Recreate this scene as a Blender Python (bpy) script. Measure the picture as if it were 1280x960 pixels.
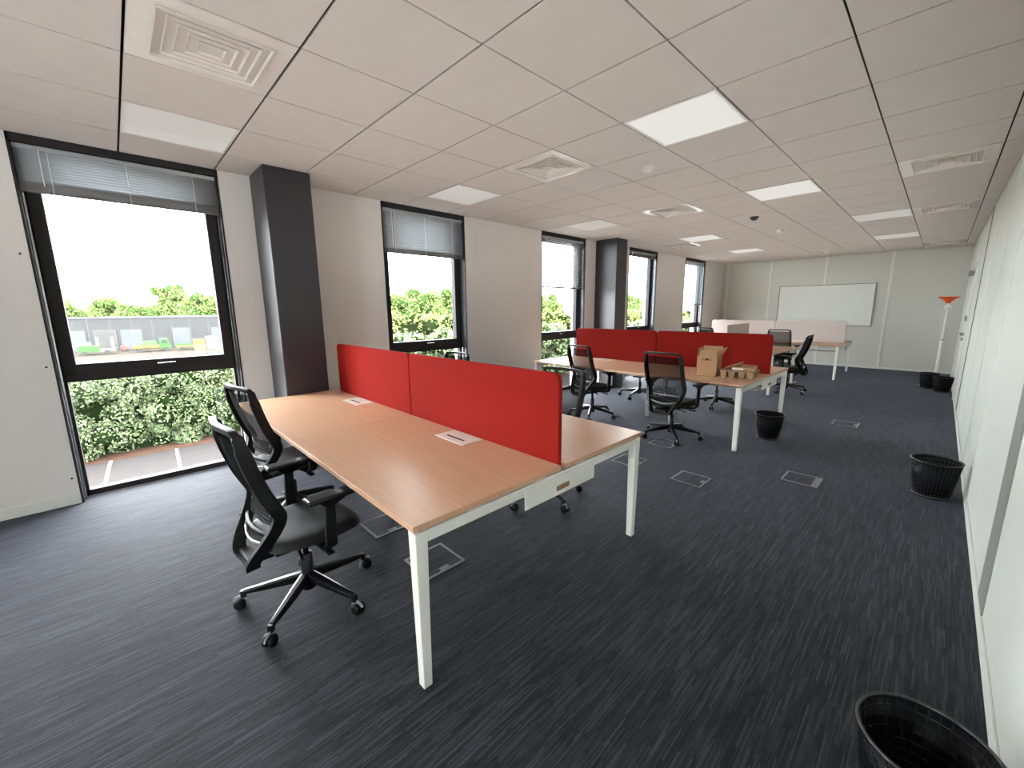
import bpy, bmesh, math, random
from mathutils import Vector, Matrix
import numpy as np
PI = math.pi
col = bpy.context.scene.collection
for o in list(bpy.data.objects):
    bpy.data.objects.remove(o)

# ------------------------------------------------------------------ camera
f_px = 510.63
yaw, pit, rol = 0.8048, -0.1809, -0.0091
fw = Vector((-math.sin(yaw)*math.cos(pit), math.cos(yaw)*math.cos(pit), math.sin(pit)))
rt = fw.cross(Vector((0, 0, 1))).normalized(); up = rt.cross(fw)
r2 = rt*math.cos(rol)+up*math.sin(rol); u2 = -rt*math.sin(rol)+up*math.cos(rol)
cam_d = bpy.data.cameras.new('camera'); cam = bpy.data.objects.new('camera', cam_d); col.objects.link(cam)
cam_d.sensor_fit = 'HORIZONTAL'; cam_d.sensor_width = 36.0; cam_d.lens = 36.0*f_px/1280
cam_d.clip_start = 0.02; cam_d.clip_end = 2000
M = Matrix((r2, u2, -fw)).transposed().to_4x4()
M.translation = Vector((4.5012, -1.3948, 1.4609))
cam.matrix_world = M
bpy.context.scene.camera = cam

# ------------------------------------------------------------------ sky and exposure
SKY = 20.0
w = bpy.data.worlds.new('sky'); bpy.context.scene.world = w; w.use_nodes = True
nt = w.node_tree; nt.nodes.clear()
wo = nt.nodes.new('ShaderNodeOutputWorld'); bg = nt.nodes.new('ShaderNodeBackground')
tc = nt.nodes.new('ShaderNodeTexCoord'); sp = nt.nodes.new('ShaderNodeSeparateXYZ')
mr = nt.nodes.new('ShaderNodeMapRange'); mx = nt.nodes.new('ShaderNodeMix'); mx.data_type = 'RGBA'
mr.inputs['From Min'].default_value = -0.05; mr.inputs['From Max'].default_value = 1.0
mx.inputs['A'].default_value = (0.93, 0.97, 1.0, 1); mx.inputs['B'].default_value = (1.0, 0.99, 1.0, 1)
nt.links.new(tc.outputs['Generated'], sp.inputs[0]); nt.links.new(sp.outputs['Z'], mr.inputs['Value'])
nt.links.new(mr.outputs[0], mx.inputs['Factor']); nt.links.new(mx.outputs['Result'], bg.inputs['Color'])
bg.inputs['Strength'].default_value = SKY
nt.links.new(bg.outputs[0], wo.inputs[0])
vs = bpy.context.scene.view_settings
vs.view_transform = 'Standard'; vs.look = 'None'; vs.gamma = 1.0; vs.use_curve_mapping = False
vs.exposure = 1.0
# added area light facing up, stands in for daylight bounced onto the ceiling
al = bpy.data.lights.new('ceiling_fill', 'AREA'); al.shape = 'RECTANGLE'; al.size = 3.9; al.size_y = 14.6; al.energy = 39; al.color = (1.0, .965, .94)
alo = bpy.data.objects.new('ceiling_fill', al); col.objects.link(alo); alo.location = (2.4, 3.6, 1.58); alo.rotation_euler = (PI, 0, 0)

# ------------------------------------------------------------------ materials
MATS = {}
def new_mat(name):
    m = bpy.data.materials.new(name); m.use_nodes = True; MATS[name] = m
    return m, m.node_tree, m.node_tree.nodes['Principled BSDF']
def sRGB(h):
    c = [int(h[i:i+2], 16)/255 for i in (0, 2, 4)]
    return tuple((x/12.92 if x <= .04045 else ((x+.055)/1.055)**2.4) for x in c)+(1,)
def noise(nt, scale, detail=3, vec=None, rough=.5):
    n = nt.nodes.new('ShaderNodeTexNoise'); n.inputs['Scale'].default_value = scale
    n.inputs['Detail'].default_value = detail; n.inputs['Roughness'].default_value = rough
    if vec: nt.links.new(vec, n.inputs['Vector'])
    return n
def plain(name, c1, c2=None, rough=.5, metal=0, scale=8, bump=0, bscale=200, coat=0, spec=None, sheen=0, stretch=None):
    m, nt, b = new_mat(name)
    b.inputs['Roughness'].default_value = rough; b.inputs['Metallic'].default_value = metal
    if coat: b.inputs['Coat Weight'].default_value = coat; b.inputs['Coat Roughness'].default_value = .15
    if spec is not None: b.inputs['Specular IOR Level'].default_value = spec
    if sheen: b.inputs['Sheen Weight'].default_value = sheen
    c1 = sRGB(c1) if isinstance(c1, str) else c1
    c2 = sRGB(c2) if isinstance(c2, str) else (c2 or tuple(x*.93 for x in c1[:3])+(1,))
    t = nt.nodes.new('ShaderNodeTexCoord'); vec = t.outputs['Object']
    if stretch:
        mp = nt.nodes.new('ShaderNodeMapping'); mp.inputs['Scale'].default_value = stretch
        nt.links.new(vec, mp.inputs[0]); vec = mp.outputs[0]
    n = noise(nt, scale, 4, vec)
    mx = nt.nodes.new('ShaderNodeMix'); mx.data_type = 'RGBA'
    mx.inputs['A'].default_value = c1; mx.inputs['B'].default_value = c2
    nt.links.new(n.outputs['Fac'], mx.inputs['Factor']); nt.links.new(mx.outputs['Result'], b.inputs['Base Color'])
    if bump:
        n2 = noise(nt, bscale, 2, t.outputs['Object']); bp = nt.nodes.new('ShaderNodeBump')
        bp.inputs['Strength'].default_value = bump; bp.inputs['Distance'].default_value = .002
        nt.links.new(n2.outputs['Fac'], bp.inputs['Height']); nt.links.new(bp.outputs[0], b.inputs['Normal'])
    return m
plain('wall_paint', 'd6d1cd', 'd1ccc8', .75, scale=2, bump=.1)
plain('partition', 'd4d6cf', 'cdcfc8', .42, scale=3, bump=.05)
plain('partition_back', 'c4c3ba', 'bfbeb4', .6, scale=3, bump=.05)
plain('grey_strip', '84857f', '7b7c76', .5)
plain('white_trim', 'd6d7d0', 'cdcec7', .45)
plain('ceiling_tile', 'c8c2bb', 'beb8b1', .85, scale=5, bump=.25, bscale=350)
plain('ceiling_void', '1c1a19', '161514', .9)
plain('white_plastic', 'd9d6d0', 'd2cfc9', .35)
plain('vent_metal', 'dad4cc', 'cfc9c1', .22, spec=.6)
plain('column_paint', '302e33', '2b292e', .38, scale=3)
plain('frame_dark', '2d292b', '262325', .6, spec=.2)
plain('jamb_alu', '596066', '50565c', .3, metal=.7)
plain('chrome', 'c8c8c8', 'bcbcbc', .2, metal=1)
plain('blind_slat', 'a3a7aa', '989da0', .35, spec=.5)
plain('blind_rail', '6f6c6c', '666363', .4)
plain('cord_white', 'eeeeee', 'e4e4e4', .6)
plain('black_plastic', '0b0a0d', '09090b', .5, spec=.3)
plain('black_gloss', '121115', '0e0e11', .3, spec=.5)
plain('seat_fabric', '121116', '0e0d11', .5, bump=.5, bscale=900, spec=.35)
plain('lumbar_grey', '8b8d8f', '7d7f81', .35)
plain('silver_part', 'b5b3b0', 'a8a6a3', .35, metal=.5)
plain('white_metal', 'dedcd6', 'd8d6d0', .4, scale=4)
plain('desk_edge', 'a97f62', '9f775b', .5, scale=30)
plain('slot_black', '0c0c0d', '080809', .6)
plain('cardboard', 'b08a66', 'a47f5d', .85, scale=12, bump=.2, bscale=120)
plain('cardboard_dark', '8f6b4c', '846245', .9, scale=12)
plain('pulp', 'a88a6c', '9a7c5f', .95, scale=40, bump=.6, bscale=220)
plain('white_card', 'd8cfc2', 'cdc3b5', .8)
plain('screen_red', '951c14', '83160f', .95, scale=260, bump=.6, bscale=600, spec=.15)
plain('screen_dark_red', '831913', '74150f', .95, scale=260, bump=.6, bscale=600, spec=.15)  # darker red than the near bench's screens
plain('screen_grey', 'c7bcb8', 'b9aeaa', .92, scale=260, bump=.5, bscale=600)
plain('whiteboard', 'd9dbd5', 'd5d7d1', .25)
plain('orange_plastic', 'f05a10', 'e04e08', .4)
plain('bin_black', '0e0e10', '0a0a0c', .3, spec=.6)
plain('paper', 'e8e8e8', 'e0e0e0', .7)
plain('box_metal', '8a8b90', '7c7d82', .35, metal=.6)
# outside
plain('asphalt', '2f2c2c', '282626', .95, scale=1.5, spec=.05)
plain('park_paint', '7c7c78', '72726e', .8)
plain('soil', '3a2a21', '32231b', .95, scale=2, spec=.05)
plain('yard', '2b2622', '26221e', .95, scale=.2, spec=.05)
plain('grass', '2f3a17', '38401d', .95, scale=.6)
plain('warehouse_wall', '353536', '323233', .8, scale=.3, spec=.03)
plain('warehouse_door', '424446', '3f4143', .8, scale=.5, spec=.03)
plain('warehouse_dark', '2c2a2a', '242222', .8)
plain('warehouse_trim', '48494a', '444546', .8, spec=.03)
plain('vehicle_green', '30502a', '2a4724', .5, spec=.05)
plain('vehicle_yellow', '5a5a2c', '525228', .5, spec=.05)
plain('vehicle_red', '7a2318', '6a1d13', .5)
plain('vehicle_pale', '4b4e48', '454844', .6, spec=.05)
plain('tyre', '151515', '101010', .8)
plain('bark', '2a2018', '1e1711', .95, scale=3)
plain('leaf_core_far', '2a3b1b', '223116', 1.0, scale=1, spec=0.0)  # lighter than the hedge core, distance haze put into the colour
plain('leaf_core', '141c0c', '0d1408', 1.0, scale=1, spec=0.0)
def leaf_mat(name, a, b_, c):
    m, nt, b = new_mat(name)
    t = nt.nodes.new('ShaderNodeTexCoord')
    n = noise(nt, 1.3, 3, t.outputs['Object']); g = nt.nodes.new('ShaderNodeNewGeometry')
    cr = nt.nodes.new('ShaderNodeValToRGB'); e = cr.color_ramp.elements
    e[0].position = .15; e[0].color = sRGB(a); e[1].position = .9; e[1].color = sRGB(c)
    k = cr.color_ramp.elements.new(.5); k.color = sRGB(b_)
    ad = nt.nodes.new('ShaderNodeMath'); ad.operation = 'ADD'
    m1 = nt.nodes.new('ShaderNodeMath'); m1.operation = 'MULTIPLY'; m1.inputs[1].default_value = .6
    nt.links.new(g.outputs['Random Per Island'], m1.inputs[0]); nt.links.new(m1.outputs[0], ad.inputs[0])
    m2 = nt.nodes.new('ShaderNodeMath'); m2.operation = 'MULTIPLY'; m2.inputs[1].default_value = .55
    nt.links.new(n.outputs['Fac'], m2.inputs[0]); nt.links.new(m2.outputs[0], ad.inputs[1])
    nt.links.new(ad.outputs[0], cr.inputs[0]); nt.links.new(cr.outputs[0], b.inputs['Base Color'])
    b.inputs['Roughness'].default_value = .6
    b.inputs['Specular IOR Level'].default_value = .06
    tr = nt.nodes.new('ShaderNodeBsdfTranslucent'); nt.links.new(cr.outputs[0], tr.inputs['Color'])
    ms = nt.nodes.new('ShaderNodeMixShader'); ms.inputs[0].default_value = .3
    nt.links.new(b.outputs[0], ms.inputs[1]); nt.links.new(tr.outputs[0], ms.inputs[2])
    nt.links.new(ms.outputs[0], nt.nodes['Material Output'].inputs['Surface'])
leaf_mat('leaf_hedge', '28331f', '48563a', '767f60')
leaf_mat('leaf_tree', '38482c', '546237', '737d49')
leaf_mat('leaf_bush', '465426', '616b36', '7f854e')
def glass():
    m, nt, b = new_mat('glass'); nt.nodes.remove(b)
    tr = nt.nodes.new('ShaderNodeBsdfTransparent'); tr.inputs[0].default_value = (.94, .955, .95, 1)
    gl = nt.nodes.new('ShaderNodeBsdfGlossy'); gl.inputs['Roughness'].default_value = .01
    lw = nt.nodes.new('ShaderNodeLayerWeight'); lw.inputs['Blend'].default_value = .5
    pw = nt.nodes.new('ShaderNodeMath'); pw.operation = 'POWER'; pw.inputs[1].default_value = 5
    nt.links.new(lw.outputs['Facing'], pw.inputs[0])
    fr = nt.nodes.new('ShaderNodeMath'); fr.operation = 'MULTIPLY_ADD'; fr.inputs[1].default_value = .9; fr.inputs[2].default_value = .04
    nt.links.new(pw.outputs[0], fr.inputs[0])
    ms = nt.nodes.new('ShaderNodeMixShader')
    nt.links.new(fr.outputs[0], ms.inputs[0]); nt.links.new(tr.outputs[0], ms.inputs[1]); nt.links.new(gl.outputs[0], ms.inputs[2])
    nt.links.new(ms.outputs[0], nt.nodes['Material Output'].inputs['Surface'])
glass()
def see_through(name, colr, alpha, rough=.8):
    m, nt, b = new_mat(name)
    b.inputs['Base Color'].default_value = sRGB(colr); b.inputs['Roughness'].default_value = rough
    b.inputs['Specular IOR Level'].default_value = .08
    tr = nt.nodes.new('ShaderNodeBsdfTransparent'); ms = nt.nodes.new('ShaderNodeMixShader'); ms.inputs[0].default_value = alpha
    t = nt.nodes.new('ShaderNodeTexCoord'); n = noise(nt, 400, 2, t.outputs['Object'])
    mr = nt.nodes.new('ShaderNodeMapRange'); mr.inputs['To Min'].default_value = alpha-.12; mr.inputs['To Max'].default_value = alpha+.12
    nt.links.new(n.outputs['Fac'], mr.inputs[0]); nt.links.new(mr.outputs[0], ms.inputs[0])
    nt.links.new(tr.outputs[0], ms.inputs[1]); nt.links.new(b.outputs[0], ms.inputs[2])
    nt.links.new(ms.outputs[0], nt.nodes['Material Output'].inputs['Surface'])
see_through('back_mesh', '0a090c', .78)
see_through('bin_mesh', '101012', .86, .4)
def slat_translucent():
    m, nt, b = new_mat('blind_slat_open')
    b.inputs['Base Color'].default_value = sRGB('a9adb0'); b.inputs['Roughness'].default_value = .4
slat_translucent()
def diffuser():
    m, nt, b = new_mat('light_diffuser')
    b.inputs['Base Color'].default_value = sRGB('c4c7c3'); b.inputs['Roughness'].default_value = .7
    b.inputs['Specular IOR Level'].default_value = .15
    b.inputs['Emission Color'].default_value = (1, .98, .95, 1); b.inputs['Emission Strength'].default_value = .2  # panels are off; glow stands in for daylight sheen on the diffuser
diffuser()
def wood():
    m, nt, b = new_mat('beech_laminate'); t = nt.nodes.new('ShaderNodeTexCoord')
    mp = nt.nodes.new('ShaderNodeMapping'); mp.inputs['Scale'].default_value = (1.2, 26, 4)
    nt.links.new(t.outputs['Object'], mp.inputs[0]); n = noise(nt, 3, 6, mp.outputs[0], .6)
    n3 = noise(nt, 1.5, 2, t.outputs['Object'])
    cr = nt.nodes.new('ShaderNodeValToRGB'); e = cr.color_ramp.elements
    e[0].position = .25; e[0].color = sRGB('b98f72'); e[1].position = .75; e[1].color = sRGB('c9a182')
    nt.links.new(n.outputs['Fac'], cr.inputs[0]); nt.links.new(cr.outputs[0], b.inputs['Base Color'])
    b.inputs['Roughness'].default_value = .36; b.inputs['Specular IOR Level'].default_value = .55
wood()
def carpet():
    m, nt, b = new_mat('carpet')
    L = nt.links.new; N = nt.nodes.new
    t = N('ShaderNodeTexCoord'); s = N('ShaderNodeSeparateXYZ'); L(t.outputs['Object'], s.inputs[0])
    def math_(op, a, bb=None, c=None):
        k = N('ShaderNodeMath'); k.operation = op
        for i, v in enumerate((a, bb, c)):
            if v is None: continue
            if isinstance(v, (int, float)): k.inputs[i].default_value = v
            else: L(v, k.inputs[i])
        return k.outputs[0]
    X = s.outputs['X']; Y = s.outputs['Y']
    def dashes(pitch, length, seed):
        ix = math_('FLOOR', math_('DIVIDE', X, pitch))
        wn = N('ShaderNodeTexWhiteNoise'); wn.noise_dimensions = '1D'; L(math_('ADD', ix, seed), wn.inputs['W'])
        iy = math_('FLOOR', math_('ADD', math_('DIVIDE', Y, length), math_('MULTIPLY', wn.outputs['Value'], 7)))
        cb = N('ShaderNodeCombineXYZ'); L(ix, cb.inputs[0]); L(iy, cb.inputs[1]); cb.inputs[2].default_value = seed
        w2 = N('ShaderNodeTexWhiteNoise'); w2.noise_dimensions = '3D'; L(cb.outputs[0], w2.inputs['Vector'])
        return w2.outputs['Value']
    d1 = dashes(.0055, .14, 3.0); d2 = dashes(.022, .25, 11.0); d3 = dashes(.011, .1, 23.0)
    tile = N('ShaderNodeTexWhiteNoise'); tile.noise_dimensions = '3D'
    cb = N('ShaderNodeCombineXYZ'); L(math_('FLOOR', math_('DIVIDE', X, .5)), cb.inputs[0]); L(math_('FLOOR', math_('DIVIDE', Y, .5)), cb.inputs[1]); L(cb.outputs[0], tile.inputs['Vector'])
    fine = noise(nt, 900, 2, t.outputs['Object'])
    v = math_('ADD', math_('MULTIPLY', math_('POWER', d1, 3), .75), math_('MULTIPLY', d2, .2))
    v = math_('ADD', v, math_('MULTIPLY', math_('POWER', d3, 3), .25))
    v = math_('ADD', v, math_('MULTIPLY', tile.outputs['Value'], .1))
    v = math_('ADD', v, math_('MULTIPLY', math_('SUBTRACT', fine.outputs['Fac'], .5), .35))
    cr = N('ShaderNodeValToRGB'); e = cr.color_ramp.elements
    e[0].position = .12; e[0].color = sRGB('06060a'); e[1].position = 1.0; e[1].color = sRGB('35363e')
    L(v, cr.inputs[0]); L(cr.outputs[0], b.inputs['Base Color'])
    b.inputs['Roughness'].default_value = .85; b.inputs['Specular IOR Level'].default_value = .3
    b.inputs['Sheen Weight'].default_value = .1; b.inputs['Sheen Roughness'].default_value = .45
    b.inputs['Sheen Tint'].default_value = (.7, .78, 1, 1)
    bp = N('ShaderNodeBump'); bp.inputs['Strength'].default_value = .6; bp.inputs['Distance'].default_value = .004
    L(v, bp.inputs['Height']); L(bp.outputs[0], b.inputs['Normal'])
carpet()

# ------------------------------------------------------------------ mesh helpers
class MB:
    def __init__(s): s.v = []; s.f = []; s.sm = []
    def add(s, v, f, smooth=False):
        n = len(s.v); s.v += [tuple(p) for p in v]; s.f += [tuple(i+n for i in q) for q in f]; s.sm += [smooth]*len(f); return s
    def box(s, x0, x1, y0, y1, z0, z1):
        v = [(x, y, z) for z in (z0, z1) for y in (y0, y1) for x in (x0, x1)]
        return s.add(v, [(0, 2, 3, 1), (4, 5, 7, 6), (0, 1, 5, 4), (2, 6, 7, 3), (0, 4, 6, 2), (1, 3, 7, 5)])
    def hexa(s, bot, top):
        return s.add(list(bot)+list(top), [(3, 2, 1, 0), (4, 5, 6, 7), (0, 1, 5, 4), (1, 2, 6, 5), (2, 3, 7, 6), (3, 0, 4, 7)])
    def lathe(s, prof, n=24, c=(0, 0, 0), axis='z', cap=True, smooth=True, sx=1, sy=1):
        v = []; f = []
        for r, h in prof:
            for k in range(n):
                a = 2*PI*k/n; p = (r*math.cos(a)*sx, r*math.sin(a)*sy, h)
                if axis == 'x': p = (p[2], p[0], p[1])
                if axis == 'y': p = (p[0], p[2], -p[1])
                v.append((p[0]+c[0], p[1]+c[1], p[2]+c[2]))
        m = len(prof)
        for i in range(m-1):
            for k in range(n):
                a, b = i*n+k, i*n+(k+1) % n
                f.append((a, b, b+n, a+n))
        s.add(v, f, smooth)
        if cap:
            s.add([v[k] for k in range(n)][::-1], [tuple(range(n))]); s.add(v[(m-1)*n:], [tuple(range(n))])
        return s
    def sweep(s, path, wd, th, normal=Vector((0, 0, 1)), closed=False, n=0, smooth=False):
        P = [Vector(p) for p in path]; N = len(P); rings = []
        for i, p in enumerate(P):
            a = P[(i-1) % N] if (closed or i) else p; b = P[(i+1) % N] if (closed or i < N-1) else p
            t = (b-a).normalized(); nn = normal[i] if isinstance(normal, list) else normal
            side = t.cross(nn)
            if side.length < 1e-5: side = t.cross(Vector((1, 0, 0)))
            side.normalize(); u = side.cross(t).normalized()
            W = wd[i] if isinstance(wd, (list, tuple)) else wd; T = th[i] if isinstance(th, (list, tuple)) else th
            if n:
                rings.append([p+side*(W/2*math.cos(2*PI*k/n))+u*(T/2*math.sin(2*PI*k/n)) for k in range(n)])
            else:
                rings.append([p+side*W/2+u*T/2, p-side*W/2+u*T/2, p-side*W/2-u*T/2, p+side*W/2-u*T/2])
        m = len(rings[0]); v = [q for r in rings for q in r]; f = []
        for i in range(N if closed else N-1):
            for k in range(m):
                a, b = i*m+k, i*m+(k+1) % m; c, d = ((i+1) % N)*m+(k+1) % m, ((i+1) % N)*m+k
                f.append((a, b, c, d))
        if not closed: f += [tuple(range(m))[::-1], tuple((N-1)*m+k for k in range(m))]
        return s.add(v, f, smooth or bool(n))
    def grid(s, fn, nu, nv, smooth=True):
        v = [fn(i/nu, j/nv) for j in range(nv+1) for i in range(nu+1)]
        f = [(j*(nu+1)+i, j*(nu+1)+i+1, (j+1)*(nu+1)+i+1, (j+1)*(nu+1)+i) for j in range(nv) for i in range(nu)]
        return s.add(v, f, smooth)
    def mesh(s, name, mat):
        me = bpy.data.meshes.new(name); me.from_pydata(s.v, [], s.f)
        for p, q in zip(me.polygons, s.sm): p.use_smooth = q
        bm = bmesh.new(); bm.from_mesh(me); bmesh.ops.recalc_face_normals(bm, faces=bm.faces); bm.to_mesh(me); bm.free()
        me.materials.append(MATS[mat]); return me
    def build(s, name, mat, parent=None, bev=0, seg=2, sub=0, solid=0, loc=None):
        me = s.mesh(name, mat); o = bpy.data.objects.new(name, me); col.objects.link(o)
        if parent: o.parent = parent
        if loc: o.location = loc
        if solid:
            m = o.modifiers.new('solid', 'SOLIDIFY'); m.thickness = solid; m.offset = 0
        if bev:
            m = o.modifiers.new('bevel', 'BEVEL'); m.width = bev; m.segments = seg; m.limit_method = 'ANGLE'; m.angle_limit = .6
        if sub:
            m = o.modifiers.new('sub', 'SUBSURF'); m.levels = sub; m.render_levels = sub
        return o
def B(x0, x1, y0, y1, z0, z1): return MB().box(x0, x1, y0, y1, z0, z1)
def tag(o, label=None, cat=None, group=None, kind=None):
    if label: o['label'] = label
    if cat: o['category'] = cat
    if group: o['group'] = group
    if kind: o['kind'] = kind
    return o
def empty(name, loc, rz=0):
    o = bpy.data.objects.new(name, None); col.objects.link(o); o.location = loc; o.rotation_euler = (0, 0, rz)
    o.empty_display_size = .1; return o
def inst(src, name, parent, loc=None, rot=None, scale=None):
    o = bpy.data.objects.new(name, src.data); col.objects.link(o); o.parent = parent
    for md in src.modifiers:
        m = o.modifiers.new(md.name, md.type)
        for a in ('width', 'segments', 'limit_method', 'angle_limit', 'thickness', 'offset', 'levels', 'render_levels'):
            if hasattr(md, a):
                try: setattr(m, a, getattr(md, a))
                except Exception: pass
    if loc: o.location = loc
    if rot: o.rotation_euler = rot
    if scale: o.scale = scale
    return o
def copy_tree(o, parent=None):
    c = o.copy(); col.objects.link(c); c.parent = parent
    for ch in list(o.children): copy_tree(ch, c)
    return c

# ------------------------------------------------------------------ room shell
W_, Y0, Y1, H = 4.80, -4.62, 11.45, 2.6665
def slab_with_text(o): return o
fl = B(-.12, W_+.2, Y0-.2, Y1+.2, -.2, 0).build('floor', 'carpet'); tag(fl, 'dark navy carpet with fine broken stripes across the whole office', 'floor', kind='structure')
ce = B(-.30, W_+.2, Y0-.2, Y1+.2, H+.06, H+.25).build('ceiling', 'ceiling_void'); tag(ce, 'suspended ceiling of pale square tiles', 'ceiling', kind='structure')
lines_x = [0]+[2.275+.6*i for i in range(-3, 5)]+[W_]
lines_y = [Y0]+[.6*j for j in range(-7, 20)]+[Y1]
vents = [(1.675, -1.2), (1.675, 1.2), (1.675, 3.6), (4.075, 3.6), (4.075, 6.0), (1.075-.6+.0, 6.6), (4.075, 10.2)]
lights = [(.475, -1.2), (.475, 1.2), (.475, 3.6), (2.875, 1.2), (2.875, 3.6), (3.475, 6.0), (1.075, 6.0), (1.075, 8.4), (3.475, 8.4), (2.875, -1.2)]
special = {(round(x, 2), round(y, 2)) for x, y in vents+lights}
tiles = {}
GX, GY = .0045, .006
for i in range(len(lines_x)-1):
    for j in range(len(lines_y)-1):
        x0, x1, y0, y1 = lines_x[i], lines_x[i+1], lines_y[j], lines_y[j+1]
        if (round(x0, 2), round(y0, 2)) in special: continue
        if x1-x0 < .02 or y1-y0 < .02: continue
        key = (round(x1-x0, 3), round(y1-y0, 3)); cx, cy = (x0+x1)/2, (y0+y1)/2
        if key not in tiles:
            a, b = (x1-x0)/2-GX, (y1-y0)/2-GY
            tiles[key] = B(-a, a, -b, b, 0, .011).build('ceiling_tile', 'ceiling_tile', ce, loc=(cx, cy, H))
        else: inst(tiles[key], 'ceiling_tile', ce, (cx, cy, H))
# window wall
TH = .30
wins = [(-4.41, -3.24, 2.20), (-1.757, -.582, 2.30), (.922, 2.09, 2.122), (3.607, 4.765, 1.80), (6.24, 7.42, 2.51), (8.87, 10.09, 1.535)]
wl = MB(); prev = Y0-.2
for a, b, _ in wins:
    wl.box(-TH, 0, prev, a, 0, H+.06); prev = b
wl.box(-TH, 0, prev, Y1+.2, 0, H+.06)
wl = wl.build('wall_left', 'wall_paint'); tag(wl, 'pale plaster window wall between tall windows', 'wall', kind='structure')
for (y, z) in ((-1.792, 1.074), (-1.784, .208), (-1.80, 1.872)):
    MB().lathe([(.007, 0), (.007, .004), (.004, .005)], 10, (0, y, z), 'x').build('wall_plug', 'slot_black', wl)
wb = B(-.3, W_+.2, Y1, Y1+.2, 0, H+.06).build('wall_back', 'partition_back'); tag(wb, 'far end partition wall with vertical cover strips', 'wall', kind='structure')
for x in (.12, 1.2, 2.39, 3.6): B(x-.025, x+.025, Y1-.012, Y1, .0, H).build('cover_strip', 'white_trim', wb)
wr = B(W_, W_+.2, Y0-.2, Y1+.2, 0, H+.06).build('wall_right', 'partition'); tag(wr, 'pale greenish partition wall along the right side', 'wall', kind='structure')
B(W_-.006, W_, 1.27, 1.49, .07, H).build('cover_strip', 'grey_strip', wr)
for y in (2.97, 4.0, 5.2): B(W_-.004, W_, y-.02, y+.02, .07, H).build('cover_strip', 'partition', wr)
B(W_-.007, W_, 6.66, 6.72, 0, H).build('cover_strip', 'grey_strip', wr)
NX = [(3.3, 4.45)]  # added unseen window opening, lets in extra daylight from behind
wn = MB(); prev = -.3
for a, b in NX:
    wn.box(prev, a, Y0-.2, Y0, 0, H+.06); wn.box(a, b, Y0-.2, Y0, 0, .95); wn.box(a, b, Y0-.2, Y0, 2.35, H+.06); prev = b
wn.box(prev, W_+.2, Y0-.2, Y0, 0, H+.06)
wn = wn.build('wall_near', 'wall_paint'); tag(wn, 'end wall behind the camera with one added window', 'wall', kind='structure')
for k, (a, b) in enumerate(NX):
    t = empty('window_%d' % (k+7), ((a+b)/2, Y0-.12, 0)); tag(t, 'added unseen window in the end wall behind the camera for extra daylight', 'window', kind='structure')
    hw = (b-a)/2; m = MB(); m.box(-hw, -hw+.07, -.03, .03, .95, 2.35); m.box(hw-.07, hw, -.03, .03, .95, 2.35); m.box(-hw+.07, hw-.07, -.03, .03, .95, 1.02); m.box(-hw+.07, hw-.07, -.03, .03, 2.28, 2.35)
    m.build('window_frame', 'frame_dark', t, bev=.003); B(-hw+.07, hw-.07, -.004, .004, 1.02, 2.28).build('glass_pane', 'glass', t)
bl = MB(); prev = Y0
for a, b, _ in wins:
    bl.box(0, .012, prev, a, 0, .085); prev = b
bl.box(0, .012, prev, Y1, 0, .085)
tag(bl.build('baseboard_left', 'white_trim', bev=.003), 'low pale skirting under the window wall', 'skirting', kind='structure')
tag(B(W_-.01, W_, Y0, Y1, 0, .07).build('baseboard_right', 'white_trim', bev=.003), 'low white skirting along the right wall', 'skirting', kind='structure')
tag(B(0, W_, Y1-.01, Y1, 0, .05).build('baseboard_back', 'white_trim', bev=.003), 'low pale skirting along the far wall', 'skirting', kind='structure')
# door far right
dr = empty('door_1', (W_, 8.45, 0)); tag(dr, 'pale door near the far end of the right wall', 'door', kind='structure')
B(-.012, 0, -.47, .47, 0, 2.06).build('door_leaf', 'partition', dr, bev=.002)
B(-.02, 0, -.52, -.475, 0, 2.11).build('door_frame', 'white_trim', dr); B(-.02, 0, .475, .52, 0, 2.11).build('door_frame', 'white_trim', dr)
B(-.02, 0, -.475, .475, 2.065, 2.11).build('door_frame', 'white_trim', dr)
B(-.07, -.012, .1, .42, 1.93, 2.0).build('door_closer', 'grey_strip', dr, bev=.005)
hd = MB().lathe([(.024, -.06), (.024, -.012)], 12, (0, -.38, 1.02), 'x')
hd.sweep([(-.055, -.38, 1.02), (-.06, -.25, 1.02)], .018, .018, n=8).build('door_handle', 'chrome', dr)
MB().lathe([(.022, -.045), (.022, -.012)], 12, (0, -.38, .94), 'x').build('lock', 'chrome', dr)
B(-.04, -.012, -.36, -.3, 1.22, 1.3).build('sign_plate', 'grey_strip', dr)

# columns
for (x1, ya, yb, lab) in ((.44, -.34, .035, 'dark charcoal column by the left edge of the near red screen'), (.44, 5.08, 5.42, 'charcoal grey column behind the second bench of red screens')):
    c = B(0, x1, ya, yb, 0, H).build('column', 'column_paint', bev=.004); tag(c, lab, 'column', kind='structure')

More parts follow.
